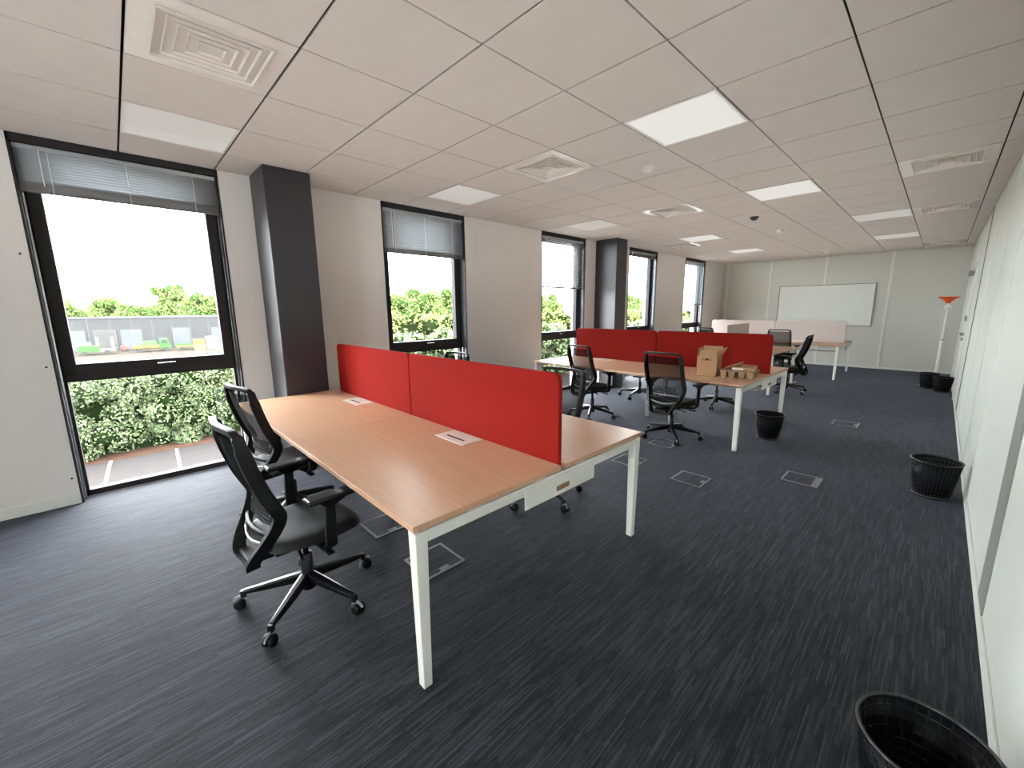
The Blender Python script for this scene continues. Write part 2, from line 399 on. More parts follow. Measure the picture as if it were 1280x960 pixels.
# windows
for k, (a, b, zb) in enumerate(wins):
    wroot = empty('window_%d' % (k+1), (0, (a+b)/2, 0)); hw = (b-a)/2
    labs = ['tall dark framed window behind the camera on the left wall', 'large tall window at the far left, nearest the camera', 'tall window right of the near dark column', 'third tall window with a half lowered translucent blind', 'narrow looking window just right of the far charcoal column', 'farthest window on the left wall before the back wall']
    tag(wroot, labs[k], 'window', kind='structure')
    fr = MB()    # outer trim flush with the wall and reveal linings
    fr.box(-.03, .004, -hw, -hw+.014, 0, H); fr.box(-.03, .004, hw-.014, hw, 0, H); fr.box(-.03, .004, -hw, hw, H-.05, H-.004)
    fr.build('window_trim', 'frame_dark', wroot)
    jb = MB()
    jb.box(-.12, -.03, -hw, -hw+.01, 0, H-.05); jb.box(-.12, -.03, hw-.01, hw, 0, H-.05)
    jb.box(-.12, 0, -hw, hw, H-.012, H-.002)
    jb.build('jamb_lining', 'jamb_alu', wroot)
    for s in (-1, 1):
        B(-.085, -.072, s*(hw-.022)-.006, s*(hw-.022)+.006, .0, H-.05).build('guide_rail', 'chrome', wroot)
    ff = MB(); D0, D1 = -.19, -.12
    ff.box(D0, D1, -hw, -hw+.045, 0, H); ff.box(D0, D1, hw-.045, hw, 0, H)
    ff.box(D0, D1, -hw, hw, 0, .05); ff.box(D0, D1, -hw, hw, H-.06, H+.06)
    ff.build('window_frame', 'frame_dark', wroot, bev=.002)
    B(D0, D1+.01, -hw+.045, hw-.045, .935, 1.0).build('transom', 'frame_dark', wroot, bev=.002)
    sa = MB(); e = hw-.035; t = .075
    sa.box(D0+.01, D1+.018, -e, -e+t, 1.0, H-.06); sa.box(D0+.01, D1+.018, e-t, e, 1.0, H-.06)
    sa.box(D0+.01, D1+.018, -e+t, e-t, 1.0, 1.072); sa.box(D0+.01, D1+.018, -e+t, e-t, H-.13, H-.06)
    sa = sa.build('sash', 'frame_dark', wroot, bev=.003)
    MB().sweep([(-.10, -.0, 1.035), (-.085, .0, 1.035), (-.085, .12, 1.037), (-.10, .12, 1.037)], .012, .012, n=6).build('window_handle', 'chrome', sa)
    B(-.158, -.15, -e+t, e-t, 1.072, H-.13).build('glass_pane', 'glass', wroot)
    B(-.158, -.15, -hw+.045, hw-.045, .05, .935).build('glass_pane', 'glass', wroot)
    B(-TH, -.12, -hw, hw, -.2, -.02).build('sill', 'frame_dark', wroot)
    # blind
    if k == 0: bz = 2.2
    br = empty('venetian_blind', (-.045, (a+b)/2, H-.055))
    bl_labs = ['pulled down grey slatted blind of the hidden window behind the camera', 'grey slatted blind gathered at the top of the nearest large window', 'grey closed slatted blind covering the top of the window right of the near column', 'pale slatted blind lowered over the upper half of the third window', 'slatted blind almost fully raised in the window behind the far column', 'pale slatted blind lowered over the upper half of the farthest window']
    tag(br, bl_labs[k], 'blind', 'venetian blinds in the tall windows')
    top = 0; L = H-.055-zb; hb = hw-.018
    B(-.02, .02, -hb, hb, -.03, 0).build('head_rail', 'blind_slat', br, bev=.003)
    stack = {1: .055, 2: .035, 3: .012, 4: .05, 5: .012, 0: .03}[k]
    zst = -L+stack+.012
    pitch = .0195; n = int((L-.03-stack)/pitch)+2; closed = k in (0, 1, 2, 4)
    sl = None; ang = math.radians(53 if closed else 15)
    for q in range(n):
        z = -.042-q*pitch
        if z < zst-.004: break
        if sl is None:
            m_ = MB().grid(lambda u, v: ((v-.5)*.026*math.cos(ang)+.004*math.sin(PI*v), (u-.5)*2*hb, (v-.5)*.026*math.sin(ang)+.001*math.sin(PI*v)), 1, 4)
            sl = m_.build('slat', 'blind_slat' if closed else 'blind_slat_open', br, solid=.0006, loc=(0, 0, z))
        else: inst(sl, 'slat', br, (0, 0, z))
    st = MB(); q = 0
    while q*.004 < stack:
        st.box(-.0125, .0125, -hb, hb, -L+.012+q*.004, -L+.012+q*.004+.0025); q += 1
    tag(st.build('slat_stack', 'blind_rail', br), kind='stuff')
    B(-.0135, .0135, -hb-.002, hb+.002, -L, -L+.012).build('bottom_rail', 'blind_rail', br, bev=.002)
    for yy in (-.72*hb, 0, .72*hb):
        MB().sweep([(.0155, yy, -.03), (.0155, yy, -L+.006)], .003, .002).build('ladder_cord', 'cord_white', br)
    MB().sweep([(.026, -hb+.12, -.025), (.028, -hb+.12, -L*.85)], .006, .006, n=6).build('wand', 'cord_white', br)

# ------------------------------------------------------------------ ceiling fittings
def make_vent():
    r = empty('ceiling_vent', (0, 0, H))
    a = .292; p = MB()
    q = .205
    for (x0, x1, y0, y1) in ((-a, a, -a, -q), (-a, a, q, a), (-a, -q, -q, q), (q, a, -q, q)): p.box(x0, x1, y0, y1, -.002, .011)
    p.build('panel', 'vent_metal', r)
    def ring(o, i, zo, zi, t=.0025):
        m = MB()
        c = [(-1, -1), (1, -1), (1, 1), (-1, 1)]
        v = [(x*o, y*o, zo) for x, y in c]+[(x*i, y*i, zi) for x, y in c]+[(x*(i-t*2), y*(i-t*2), zi) for x, y in c]+[(x*(o-t*2), y*(o-t*2), zo) for x, y in c]
        f = []
        for b0 in (0, 4, 8, 12):
            for k in range(4): f.append((b0+k, b0+(k+1) % 4, (b0+4+(k+1) % 4) % 16, (b0+4+k) % 16))
        return m.add(v, f)
    ring(.215, .200, -.014, .03).build('neck_frame', 'vent_metal', r)
    ring(.176, .164, -.008, .008).build('louvre', 'vent_metal', r)
    ring(.136, .124, -.008, .008).build('louvre', 'vent_metal', r)
    ring(.096, .084, -.008, .008).build('louvre', 'vent_metal', r)
    ring(.056, .044, -.008, .008).build('louvre', 'vent_metal', r)
    B(-.2, .2, -.2, .2, .04, .046).build('shade_plate', 'slot_black', r)  # black sheet stands in for the shade behind the louvres
    return r
# the void slab is cut higher above the vents
vl = ['large square ceiling vent with nested louvres at top left, nearest the camera', 'square ceiling vent between the two centre light panels', 'bright rimmed square vent above the second bench', 'square ceiling vent near the right wall, closest to the camera', 'square ceiling vent by the right wall farther back', 'small looking ceiling vent above the far column', 'last ceiling vent near the back wall at right']
v0 = make_vent()
for k, (x, y) in enumerate(vents):
    v = v0 if k == 0 else copy_tree(v0)
    v.location = (x+.3, y+.3, H); tag(v, vl[k], 'vent', 'square ceiling vents')
def make_light():
    r = empty('ceiling_light', (0, 0, H)); a = .292
    m = MB()
    for (x0, x1, y0, y1) in ((-a, a, -a, -a+.014), (-a, a, a-.014, a), (-a, -a+.014, -a, a), (a-.014, a, -a, a)): m.box(x0, x1, y0, y1, -.003, .011)
    m.build('frame', 'white_plastic', r)
    B(-a+.014, a-.014, -a+.014, a-.014, .0, .006).build('diffuser', 'light_diffuser', r)
    return r
ll = ['unlit square light panel above the nearest left window', 'unlit square light panel in front of the window right of the near column', 'square light panel before the third window', 'bright square light panel at top centre right, nearest the camera', 'square light panel behind the bright one at top centre right', 'square light panel over the aisle left of the far right vent', 'small looking square light panel above the far left windows', 'farthest square light panel on the window side', 'farthest square light panel on the aisle side', 'square light panel just above the camera, outside the view']
l0 = make_light()
for k, (x, y) in enumerate(lights):
    v = l0 if k == 0 else copy_tree(l0)
    v.location = (x+.3, y+.3, H); tag(v, ll[k], 'ceiling light', 'square ceiling light panels')
# cut the slab above vents so that their necks are hollow: rebuild the slab face with a bmesh is not needed, plates sit inside
ds = ['round smoke detector beyond the nearest centre vent', 'small dark ceiling sensor above the second bench', 'small white smoke detector right of the dark ceiling sensor', 'farthest smoke detector near the back wall', 'smoke detector by the far left windows']
s0 = None
for k, (x, y) in enumerate(((2.57, 2.13), (2.57, 5.07), (2.545, 6.43), (2.56, 10.2), (.73, 7.59))):
    if s0 is None or k == 1:
        r = empty('smoke_detector', (x, y, H))
        MB().lathe([(.055, 0), (.055, -.012), (.05, -.018)], 24, (0, 0, 0)).build('base', 'white_plastic' if k != 1 else 'column_paint', r)
        MB().lathe([(.042, -.018), (.038, -.035), (.02, -.045), (.012, -.045)], 24, (0, 0, 0)).build('sensor_head', 'white_plastic' if k != 1 else 'column_paint', r)
        if k == 0: s0 = r
    else: r = copy_tree(s0)
    r.location = (x, y, H); tag(r, ds[k], 'smoke detector', 'round detectors on the ceiling')

# whiteboard
t = empty('whiteboard', (2.41, Y1-.012, 1.49)); tag(t, 'wide white writing board on the far wall', 'whiteboard')
B(-.955, .955, -.014, 0, -.485, .485).build('writing_surface', 'whiteboard', t)
for (x0, x1, z0, z1) in ((-.97, .97, .485, .5), (-.97, .97, -.5, -.485), (-.97, -.955, -.5, .5), (.955, .97, -.5, .5)):
    B(x0, x1, -.024, 0, z0, z1).build('frame_rail', 'grey_strip', t)

# ------------------------------------------------------------------ floor boxes
def floor_box():
    r = empty('floor_box', (0, 0, 0)); a = .13; t = .016; m = MB()
    for (x0, x1, y0, y1) in ((-a, a, -a, -a+t), (-a, a, a-t, a), (-a, -a+t, -a+t, a-t), (a-t, a, -a+t, a-t)): m.box(x0, x1, y0, y1, 0, .004)
    m.build('rim', 'box_metal', r)
    B(-a+t, a-t-.03, -a+t, a-t, 0, .003).build('lid', 'carpet', r)
    B(a-t-.03, a-t, -a+t, -.03, 0, .0035).build('cable_flap', 'slot_black', r); B(a-t-.03, a-t, .03, a-t, 0, .0035).build('cable_flap', 'slot_black', r)
    B(a-t-.03, a-t, -.03, .03, 0, .0045).build('lid_handle', 'box_metal', r)
    return r
fb0 = floor_box()
fbs = [(2.595, -.21, 'thin framed floor box under the end of the near bench', 0), (2.0, -.22, 'floor box under the near bench behind the front chair', 0), (2.565, 2.05, 'floor box showing behind the far leg of the near bench', 0),
       (2.56, 2.785, 'floor box by the base of the right-hand chair of the second bench', 0), (3.168, 2.03, 'floor box on the open carpet right of the near bench leg', 0),
       (3.84, 2.69, 'floor box with a wide metal flap in the aisle left of the right wall', 1), (3.828, 5.1, 'farthest floor box in the aisle', 0), (2.55, 8.1, 'floor box beyond the second bench near the far desks', 0)]
for k, (x, y, lab, big) in enumerate(fbs):
    r = fb0 if k == 0 else copy_tree(fb0)
    r.location = (x, y, 0); r.rotation_euler.z = 0; tag(r, lab, 'floor box', 'metal framed power boxes in the carpet')
    if big:
        for c_ in r.children:
            if c_.name.startswith('cable_flap'): c_.data = c_.data.copy(); c_.data.materials[0] = MATS['box_metal']

# ------------------------------------------------------------------ benches
ZT = .70
def rounded_panel(x0, x1, z0, z1, r, y0, y1):
    pts = [(x0, z0), (x1, z0)]
    for k in range(7): a = PI/2*k/6; pts.append((x1-r+r*math.cos(a), z1-r+r*math.sin(a)))
    for k in range(7): a = PI/2+PI/2*k/6; pts.append((x0+r+r*math.cos(a), z1-r+r*math.sin(a)))
    n = len(pts); v = [(x, y0, z) for x, z in pts]+[(x, y1, z) for x, z in pts]
    return MB().add(v, [tuple(range(n)), tuple(range(n, 2*n))[::-1]]+[(k, (k+1) % n, n+(k+1) % n, n+k) for k in range(n)])
def bench(name, lab, cx, cy, L, D, rz, ys, smat, screens, seats=2, ports=True):
    r = empty(name, (cx, cy, 0), rz); tag(r, lab, 'desk', 'white legged bench desks'); hl, hd = L/2, D/2
    step = L/seats
    for i in range(seats):
        x0 = -hl+i*step+(.0015 if i else 0); x1 = -hl+(i+1)*step-(.0015 if i < seats-1 else 0)
        for (y0, y1, s) in ((-hd, ys-.018, -1), (ys+.018, hd, 1)):
            d = B(x0, x1, y0, y1, ZT-.025, ZT).build('desktop', 'beech_laminate', r, bev=.0015)
            if ports:
                px = (x0+x1)/2-.02; py = ys+s*.105
                p = B(px-.14, px+.14, py-.075, py+.075, ZT, ZT+.003).build('cable_port', 'white_plastic', d, bev=.001)
                B(px-.085, px+.085, py-.028, py-.012, ZT+.003, ZT+.0036).build('port_slot', 'slot_black', d)
    for sx in (-1, 1):
        xe = sx*(hl-.03)
        for sy in (-1, 1):
            ye = sy*(hd-.035); q = .026; q2 = .019
            m = MB().hexa([(xe-q2, ye-q2, 0), (xe+q2, ye-q2, 0), (xe+q2, ye+q2, 0), (xe-q2, ye+q2, 0)], [(xe-q, ye-q, ZT-.035), (xe+q, ye-q, ZT-.035), (xe+q, ye+q, ZT-.035), (xe-q, ye+q, ZT-.035)])
            m.build('leg', 'white_metal', r, bev=.003)
        m = B(xe-.024, xe+.024, -hd+.06, hd-.06, ZT-.083, ZT-.035)
        m.build('end_beam', 'white_metal', r, bev=.003)
        m = B(xe-.02, xe+.02, -hd+.25, -hd+.33, ZT-.035, ZT-.025)
        m.box(xe-.02, xe+.02, hd-.33, hd-.25, ZT-.035, ZT-.025); m.box(xe-.02, xe+.02, ys-.2, ys-.12, ZT-.035, ZT-.025); m.box(xe-.02, xe+.02, ys+.12, ys+.2, ZT-.035, ZT-.025)
        m.build('spacer', 'white_metal', r)
        pl = B(xe+sx*.024-.002, xe+sx*.024+.004, ys-.27, ys+.27, ZT-.15, ZT-.05).build('bracket_plate', 'white_metal', r, bev=.002)
        x_ = xe+sx*.028
        B(min(x_, x_+sx*.002), max(x_, x_+sx*.002), ys-.05, ys+.05, ZT-.125, ZT-.1).build('bracket_slot', 'cardboard_dark', pl)
    for y_ in (-.24, .24):
        B(-hl+.05, hl-.05, ys+y_-.02, ys+y_+.02, ZT-.075, ZT-.035).build('long_beam', 'white_metal', r)
        B(.045, .085, ys+y_-.022, ys+y_+.022, 0, ZT-.075).build('leg', 'white_metal', r, bev=.003)
    B(-hl+.1, hl-.1, ys-.12, ys+.12, ZT-.19, ZT-.185).build('cable_tray', 'white_metal', r)
    for (a, b) in screens:
        s = rounded_panel(a, b, ZT-.06, ZT+.455, .045, ys-.014, ys+.014).build('desk_screen', smat, r, bev=.006, seg=3)
        for e in (a+.1, b-.1):
            B(e-.03, e+.03, ys-.017, ys+.017, ZT-.075, ZT-.045).build('screen_clamp', 'white_metal', s)
    return r
# near bench
bench('bench_desk', 'beech topped white legged bench with bright red screens, nearest the camera', 1.868, .085, 2.845, 1.62, 0, .035, 'screen_red', [(-1.34, -.012), (-.004, 1.40)])
bench('bench_desk', 'beech bench with dark red screens carrying cardboard packaging, second from camera', 1.79, 3.875, 2.87, 1.68, math.radians(-.8), .1, 'screen_dark_red', [(-1.36, .02), (.028, 1.425)])
bench('bench_desk', 'beech bench with grey screens in front of the whiteboard', 1.745, 9.68, 2.87, 1.64, 0, -.02, 'screen_grey', [(-1.30, .1), (.11, 1.40)])
bench('bench_desk', 'short beech bench with one small grey screen, turned sideways behind the red screens', 1.89, 7.15, 1.6, 1.56, PI/2, 0, 'screen_grey', [(-.72, .45)], 1)

# ------------------------------------------------------------------ task chairs
def make_chair():
    r = empty('office_chair', (0, 0, 0))
    hub = MB().lathe([(.034, .06), (.036, .075), (.036, .135), (.03, .15)], 20)
    hub.build('hub', 'black_plastic', r)
    MB().lathe([(.03, .10), (.03, .25), (.026, .255), (.0165, .257), (.0165, .345)], 18).build('gas_column', 'black_gloss', r)
    arm = caster = None
    for k in range(5):
        a = math.radians(-50+72*k)
        if arm is None:
            m = MB(); n = 5
            prof = [(.025, .150, .105, .024), (.12, .132, .092, .022), (.22, .112, .082, .018), (.298, .098, .076, .014)]
            v = []; f = []
            for (x, zt, zb, hw) in prof: v += [(x, -hw, zt-.006), (x, -hw*.45, zt), (x, hw*.45, zt), (x, hw, zt-.006), (x, hw*.8, zb), (x, -hw*.8, zb)]
            for i in range(3):
                for q in range(6): f.append((i*6+q, i*6+(q+1) % 6, (i+1)*6+(q+1) % 6, (i+1)*6+q))
            f += [tuple(range(6))[::-1], tuple(18+q for q in range(6))]
            m.add(v, f); m.box(.288, .312, -.011, .011, .058, .094)
            arm = m.build('base_arm', 'black_gloss', r, bev=.002); o = arm
            c = MB()
            for s in (-1, 1):
                c.lathe([(.012, s*.006), (.025, s*.006), (.027, s*.010), (.027, s*.022), (.02, s*.026)], 18, (.318, 0, .027), 'y')
            c.lathe([(.008, -.02), (.008, .02)], 8, (.318, 0, .027), 'y')
            caster = c.build('caster', 'black_plastic', o)
            h = MB()
            pts = [(.318+.032*math.cos(t_), .027+.032*math.sin(t_)) for t_ in [math.radians(q) for q in range(20, 201, 20)]]
            h.sweep([(x, 0, z) for x, z in pts], .016, .004, normal=Vector((0, 1, 0)))
            hood = h.build('caster_hood', 'lumbar_grey', o)
        else:
            o = inst(arm, 'base_arm', r); inst(caster, 'caster', o); inst(hood, 'caster_hood', o)
        o.rotation_euler.z = a
    # mechanism
    B(-.075, .075, -.13, .11, .335, .375).build('mechanism', 'black_plastic', r, bev=.01)
    lv = MB().sweep([(.06, .02, .352), (.17, .03, .35), (.235, .035, .345)], .012, .01); lv.box(.2, .255, .02, .05, .338, .35)
    lv.sweep([(.06, -.06, .352), (.16, -.07, .35), (.2, -.075, .34)], .012, .01)
    lv.build('lever', 'black_plastic', r)
    B(-.16, .16, -.17, .17, .372, .388).build('seat_pan', 'black_plastic', r, bev=.006)
    # seat cushion
    m = MB(); nu, nv = 16, 16
    def outline(u, v):
        x = (u-.5)*2; y = (v-.5)*2
        k = math.sqrt(max(1e-9, 1-.22*x*x*y*y*1.6))
        return x*k, y*k
    def top(u, v):
        x, y = outline(u, v); e = (1-abs((u-.5)*2)**6)*(1-abs((v-.5)*2)**6)
        z = .405+.045*e**.5-.008*math.exp(-(x*x+y*y)*2)-(.022*max(0, y-.45)**1.5)
        return (x*.235*(1-.06*max(0, -y)), y*.235+.015, z)
    def bot(u, v):
        x, y = outline(u, v); return (x*.228*(1-.06*max(0, -y)), y*.228+.015, .405-.022*((1-abs((u-.5)*2)**6)*(1-abs((v-.5)*2)**6))**.5)
    m.grid(top, nu, nv); m.grid(lambda u, v: bot(1-u, v), nu, nv)
    m.build('seat', 'seat_fabric', r)
    # arm rests
    for s in (-1, 1):
        ar = empty_part = MB()
        ar.sweep([(s*.15, .02, .372), (s*.25, .03, .374), (s*.268, .035, .395), (s*.272, .035, .45), (s*.276, .04, .60)], [.06, .06, .055, .05, .042], [.014, .014, .02, .022, .022], normal=[Vector((0, 0, 1)), Vector((0, 0, 1)), Vector((-s, 0, .5)), Vector((-s, 0, 0)), Vector((-s, 0, 0))])
        v = [(s*.276-.012, .04-.021, .59), (s*.276+.012, .04-.021, .59), (s*.276+.012, .04+.021, .59), (s*.276-.012, .04+.021, .59)]
        v2 = [(s*.279-.022, .055-.075, .63), (s*.279+.022, .055-.075, .63), (s*.279+.022, .055+.075, .63), (s*.279-.022, .055+.075, .63)]
        ar.hexa(v, v2)
        a_ = ar.build('armrest', 'black_plastic', r, bev=.004)
        B(s*.282-.038, s*.282+.038, -.065, .185, .628, .652).build('arm_pad', 'black_gloss', a_, bev=.01, seg=3)
    # backrest
    prof = [(-.262, .958, .196), (-.252, .90, .204), (-.228, .80, .208), (-.196, .70, .209), (-.165, .63, .209), (-.148, .585, .207), (-.160, .535, .196), (-.196, .465, .168), (-.236, .40, .138), (-.252, .36, .118)]
    def side_at(t):
        t *= len(prof)-1; i = min(int(t), len(prof)-2); q = t-i
        return [prof[i][j]*(1-q)+prof[i+1][j]*q for j in range(3)]
    half = [(0, -.236, .322), (.06, -.240, .324), (.102, -.25, .336)]+[(x, y, z) for (y, z, x) in prof[::-1]]+[(.182, -.272, .978), (.13, -.282, .984), (.06, -.292, .985)]
    nrm = [(0, 0, -1), (.2, 0, -1), (.8, 0, -.8)]+[(1, 0, -.35)]*5+[(1, 0, -.1)]+[(1, 0, 0)]*4+[(.75, 0, .75), (.1, 0, 1), (0, 0, 1)]
    P = [Vector(p) for p in half]+[Vector((0, -.296, .985))]+[Vector((-p[0], p[1], p[2])) for p in half[:0:-1]]
    Nn = [Vector(p) for p in nrm]+[Vector((0, 0, 1))]+[Vector((-p[0], p[1], p[2])) for p in nrm[:0:-1]]
    def catmull(A, k=3):
        out = []; n = len(A)
        for i in range(n):
            a, b, c, d = A[i-1], A[i], A[(i+1) % n], A[(i+2) % n]
            for q in range(k):
                t = q/k; out.append(.5*((2*b)+(c-a)*t+(2*a-5*b+4*c-d)*t*t+(3*b-a-3*c+d)*t**3))
        return out
    P2 = catmull(P); N2 = [v.normalized() for v in catmull(Nn)]
    wd = [.03 if p.z > .965 else (.045 if p.z > .9 else .056) for p in P2]
    MB().sweep(P2, wd, .022, normal=N2, closed=True).build('backrest_frame', 'black_plastic', r, bev=.005)
    def mesh_pt(u, v):
        y, z, x = side_at(.02+v*.66)
        s = (u-.5)*2; d = .034*(1-s*s)
        curl = -.03*max(0, (z-.90)/.06)**2*(1-s*s)*.4
        return (s*(x-.004), y-d+curl, z+.004*(1-s*s))
    MB().grid(mesh_pt, 14, 18).build('back_mesh', 'back_mesh', r)
    cb = MB().sweep([(s*.182, -.182-.035*(1-s*s), .492-.004*(1-s*s)) for s in (-1, -.6, -.2, .2, .6, 1)], .022, .016, normal=Vector((0, 1, .2)))
    cb.build('crossbar', 'black_plastic', r, bev=.003)
    MB().sweep([(s*.155, -.20-.03*(1-s*s), .452-.02*(1-s*s)) for s in (-1, -.7, -.35, 0, .35, .7, 1)], .02, .006, normal=Vector((0, 1, .4))).build('lower_brace', 'silver_part', r)
    lm = MB()
    for q in range(5):
        z = .515+q*.021
        lm.sweep([(s*.14, -.150-.034*(1-s*s*.45)+.003, z+.003*(1-s*s)) for s in (-1, -.5, 0, .5, 1)], .012, .004, normal=Vector((0, 1, 0)))
    lm.sweep([(-.142, -.168, .515), (-.142, -.166, .6)], .01, .006); lm.sweep([(.142, -.168, .515), (.142, -.166, .6)], .01, .006)
    lm.build('lumbar_support', 'lumbar_grey', r)
    B(-.075, .075, -.262, -.10, .335, .362).build('back_bracket', 'black_plastic', r, bev=.006)
    return r
ch0 = make_chair()
chairs = [(2.40, -.845, 2, 'black mesh office chair nearest the camera, arms out before the near bench'),
          (1.36, -.61, 8, 'black mesh office chair by the near window, tucked under the near bench'),
          (2.46, .875, 180, 'black mesh office chair behind the right half of the near red screen'),
          (.80, 1.05, 180, 'black office chair whose top edge peeks over the near red screen at the window'),
          (2.50, 3.05, -3, 'black mesh office chair at the middle of the second bench, fully in view'),
          (1.31, 3.20, -12, 'black mesh office chair at the window end of the second bench, partly behind another chair'),
          (1.15, 4.78, 178, 'office chair on the far side of the second bench beside the far column'),
          (2.30, 4.98, 186, 'office chair on the far side of the second bench behind the carton'),
          (2.76, 6.94, 92, 'black office chair turned side-on at the end of the sideways bench'),
          (2.17, 8.96, 0, 'black office chair facing the grey screens, left of the side-on chair'),
          (.65, 8.93, -4, 'black office chair at the window end of the farthest bench')]
for k, (x, y, a, lab) in enumerate(chairs):
    r = ch0 if k == 0 else copy_tree(ch0)
    r.location = (x, y, 0); r.rotation_euler.z = math.radians(a); tag(r, lab, 'chair', 'black mesh office chairs')

# ------------------------------------------------------------------ bins
def make_bin():
    r = empty('waste_bin', (0, 0, 0)); H_ = .285; rt_, rb = .145, .108
    MB().lathe([(rb, .006), (rb+(rt_-rb)*.5, H_*.5), (rt_, H_)], 40, cap=False).build('mesh_wall', 'bin_mesh', r, solid=.0015)
    MB().lathe([(rb-.002, 0), (rb+.003, 0), (rb+.003, .02), (rb-.002, .02)], 40, cap=False).build('base_ring', 'bin_black', r)
    MB().lathe([(.002, .004), (rb, .004), (rb, .008), (.002, .008)], 40, cap=False).build('bottom', 'bin_black', r)
    n = 12; pr_ = []
    for k in range(n+1): a = 2*PI*k/n; pr_.append((rt_+.005*math.cos(a), H_+.006*math.sin(a)))
    MB().lathe(pr_, 44, cap=False).build('rim', 'bin_black', r)
    m = MB()
    for k in range(36):
        a = 2*PI*k/36; c, s = math.cos(a), math.sin(a)
        m.sweep([(rb*c, rb*s, .01), (rt_*c, rt_*s, H_)], .0025, .0025, normal=Vector((c, s, 0)))
    for q in range(1, 9):
        t_ = q/9; rr = rb+(rt_-rb)*t_; z = H_*t_
        m.lathe([(rr, z), (rr+.0015, z+.0018), (rr, z+.0036), (rr-.0015, z+.0018), (rr, z)], 36, cap=False)
    tag(m.build('wire_weave', 'bin_black', r), kind='stuff')
    return r
b0 = make_bin()
bins = [(4.62, .045, 1.02, 'open black mesh bin in the bottom right corner, nearest the camera'), (4.615, 3.04, 1.0, 'black mesh waste bin against the right wall in the middle distance'),
        (3.30, 3.78, .98, 'black mesh waste bin by the end leg of the second bench'), (4.49, 9.0, .95, 'black waste bin in front of the white floor lamp'), (4.66, 8.66, .9, 'farthest black waste bin touching the right wall by the door')]
for k, (x, y, s, lab) in enumerate(bins):
    r = b0 if k == 0 else copy_tree(b0)
    r.location = (x, y, 0); r.scale = (s, s, s); r.rotation_euler.z = k*.7; tag(r, lab, 'waste bin', 'black waste bins')

# ------------------------------------------------------------------ floor lamp
t = empty('floor_lamp', (4.565, 9.75, 0)); tag(t, 'slim white floor lamp with an orange bowl shade', 'lamp')
MB().lathe([(.12, 0), (.12, .012), (.03, .03), (.02, .05)], 28).build('base', 'white_plastic', t)
MB().lathe([(.022, .03), (.022, .82)], 14).build('pole', 'white_plastic', t)
MB().lathe([(.028, .815), (.028, .835)], 14).build('joint_ring', 'grey_strip', t)
MB().lathe([(.012, .83), (.012, 1.53)], 12).build('pole', 'white_plastic', t)
MB().lathe([(.012, 1.38), (.034, 1.40), (.042, 1.43), (.034, 1.46), (.012, 1.48)], 18).build('globe', 'paper', t)
MB().lathe([(.03, 1.50), (.045, 1.53), (.075, 1.565), (.145, 1.61), (.15, 1.615), (.142, 1.618), (.07, 1.575), (.035, 1.545), (.01, 1.54)], 32, cap=False).build('lamp_shade', 'orange_plastic', t)
tag(MB().hexa([(4.36, 9.28, 0.002), (4.46, 9.25, 0.002), (4.48, 9.33, 0.002), (4.38, 9.36, .002)], [(4.37, 9.29, .012), (4.45, 9.27, .02), (4.46, 9.32, .015), (4.39, 9.35, .01)]).build('crumpled_paper', 'paper'), 'small crumpled white paper on the carpet by the far bins', 'paper')

# ------------------------------------------------------------------ packaging on the second bench
t = empty('cardboard_box', (2.735, 3.42, ZT), math.radians(4)); tag(t, 'tall open brown carton standing on the second bench', 'box')
a, b, h = .105, .09, .225
m = MB(); k_ = .003
for (x0, x1, y0, y1) in ((-a, a, -b, -b+k_), (-a, a, b-k_, b), (-a, -a+k_, -b, b), (a-k_, a, -b, b)): m.box(x0, x1, y0, y1, 0, h)
m.box(-a, a, -b, b, 0, k_); m.build('carton_body', 'cardboard', t)
def flap(p0, p1, out, up_, name='flap'):
    p0, p1 = Vector(p0), Vector(p1); q0, q1 = p0+Vector(out)+Vector((0, 0, up_)), p1+Vector(out)+Vector((0, 0, up_))
    return MB().add([p0, p1, q1, q0], [(0, 1, 2, 3)]).build(name, 'cardboard', t, solid=.003)
flap((-a+.012, -b+.014, h), (a-.02, -b+.014, h), (.01, .012, 0), .072)
flap((-a, b, h), (a, b, h), (0, .02, 0), .1)
flap((-a, -b, h), (-a, b, h), (.012, 0, 0), .09); flap((a, -b+.02, h), (a, b, h), (.05, .01, 0), .095)
m = B(-.055, .05, -b-.0008, -b, h-.048, h-.028); m.build('tape_mark', 'cardboard_dark', t); B(-.012, .015, -b-.0014, -b-.0008, h-.046, h-.024).build('printed_mark', 'slot_black', t)
t = empty('pulp_tray', (3.03, 3.50, ZT), math.radians(4)); tag(t, 'moulded brown pulp tray at the end of the second bench', 'tray')
TX, TY, TH_ = .165, .15, .085
m = MB()
for (x0, x1, y0, y1) in ((-TX, TX, -TY, -TY+.02), (-TX, TX, TY-.02, TY), (-TX, -TX+.02, -TY, TY), (TX-.02, TX, -TY, TY)): m.box(x0, x1, y0, y1, TH_-.008, TH_)
m.box(-.012, .012, -TY, TY, TH_-.012, TH_); m.box(-TX, TX, -.012, .012, TH_-.012, TH_)
m.build('tray_rim', 'pulp', t, bev=.003)
cup = None
for ix in range(4):
    for iy in range(3):
        cx = -TX+.043+ix*.0815+(.012 if ix > 1 else -.004); cy = -TY+.052+iy*.098
        if cup is None:
            m = MB(); o_, i_ = .036, .026
            m.hexa([(-i_, -i_, 0), (i_, -i_, 0), (i_, i_, 0), (-i_, i_, 0)], [(-o_, -o_, TH_-.004), (o_, -o_, TH_-.004), (o_, o_, TH_-.004), (-o_, o_, TH_-.004)])
            cup = m.build('tray_foot', 'pulp', t, bev=.006, loc=(cx, cy, 0))
        else: inst(cup, 'tray_foot', t, (cx, cy, 0))
t = empty('carton_lid', (3.08, 3.51, ZT+.092), math.radians(8)); tag(t, 'flattish pale carton lid lying on the pulp tray', 'box')
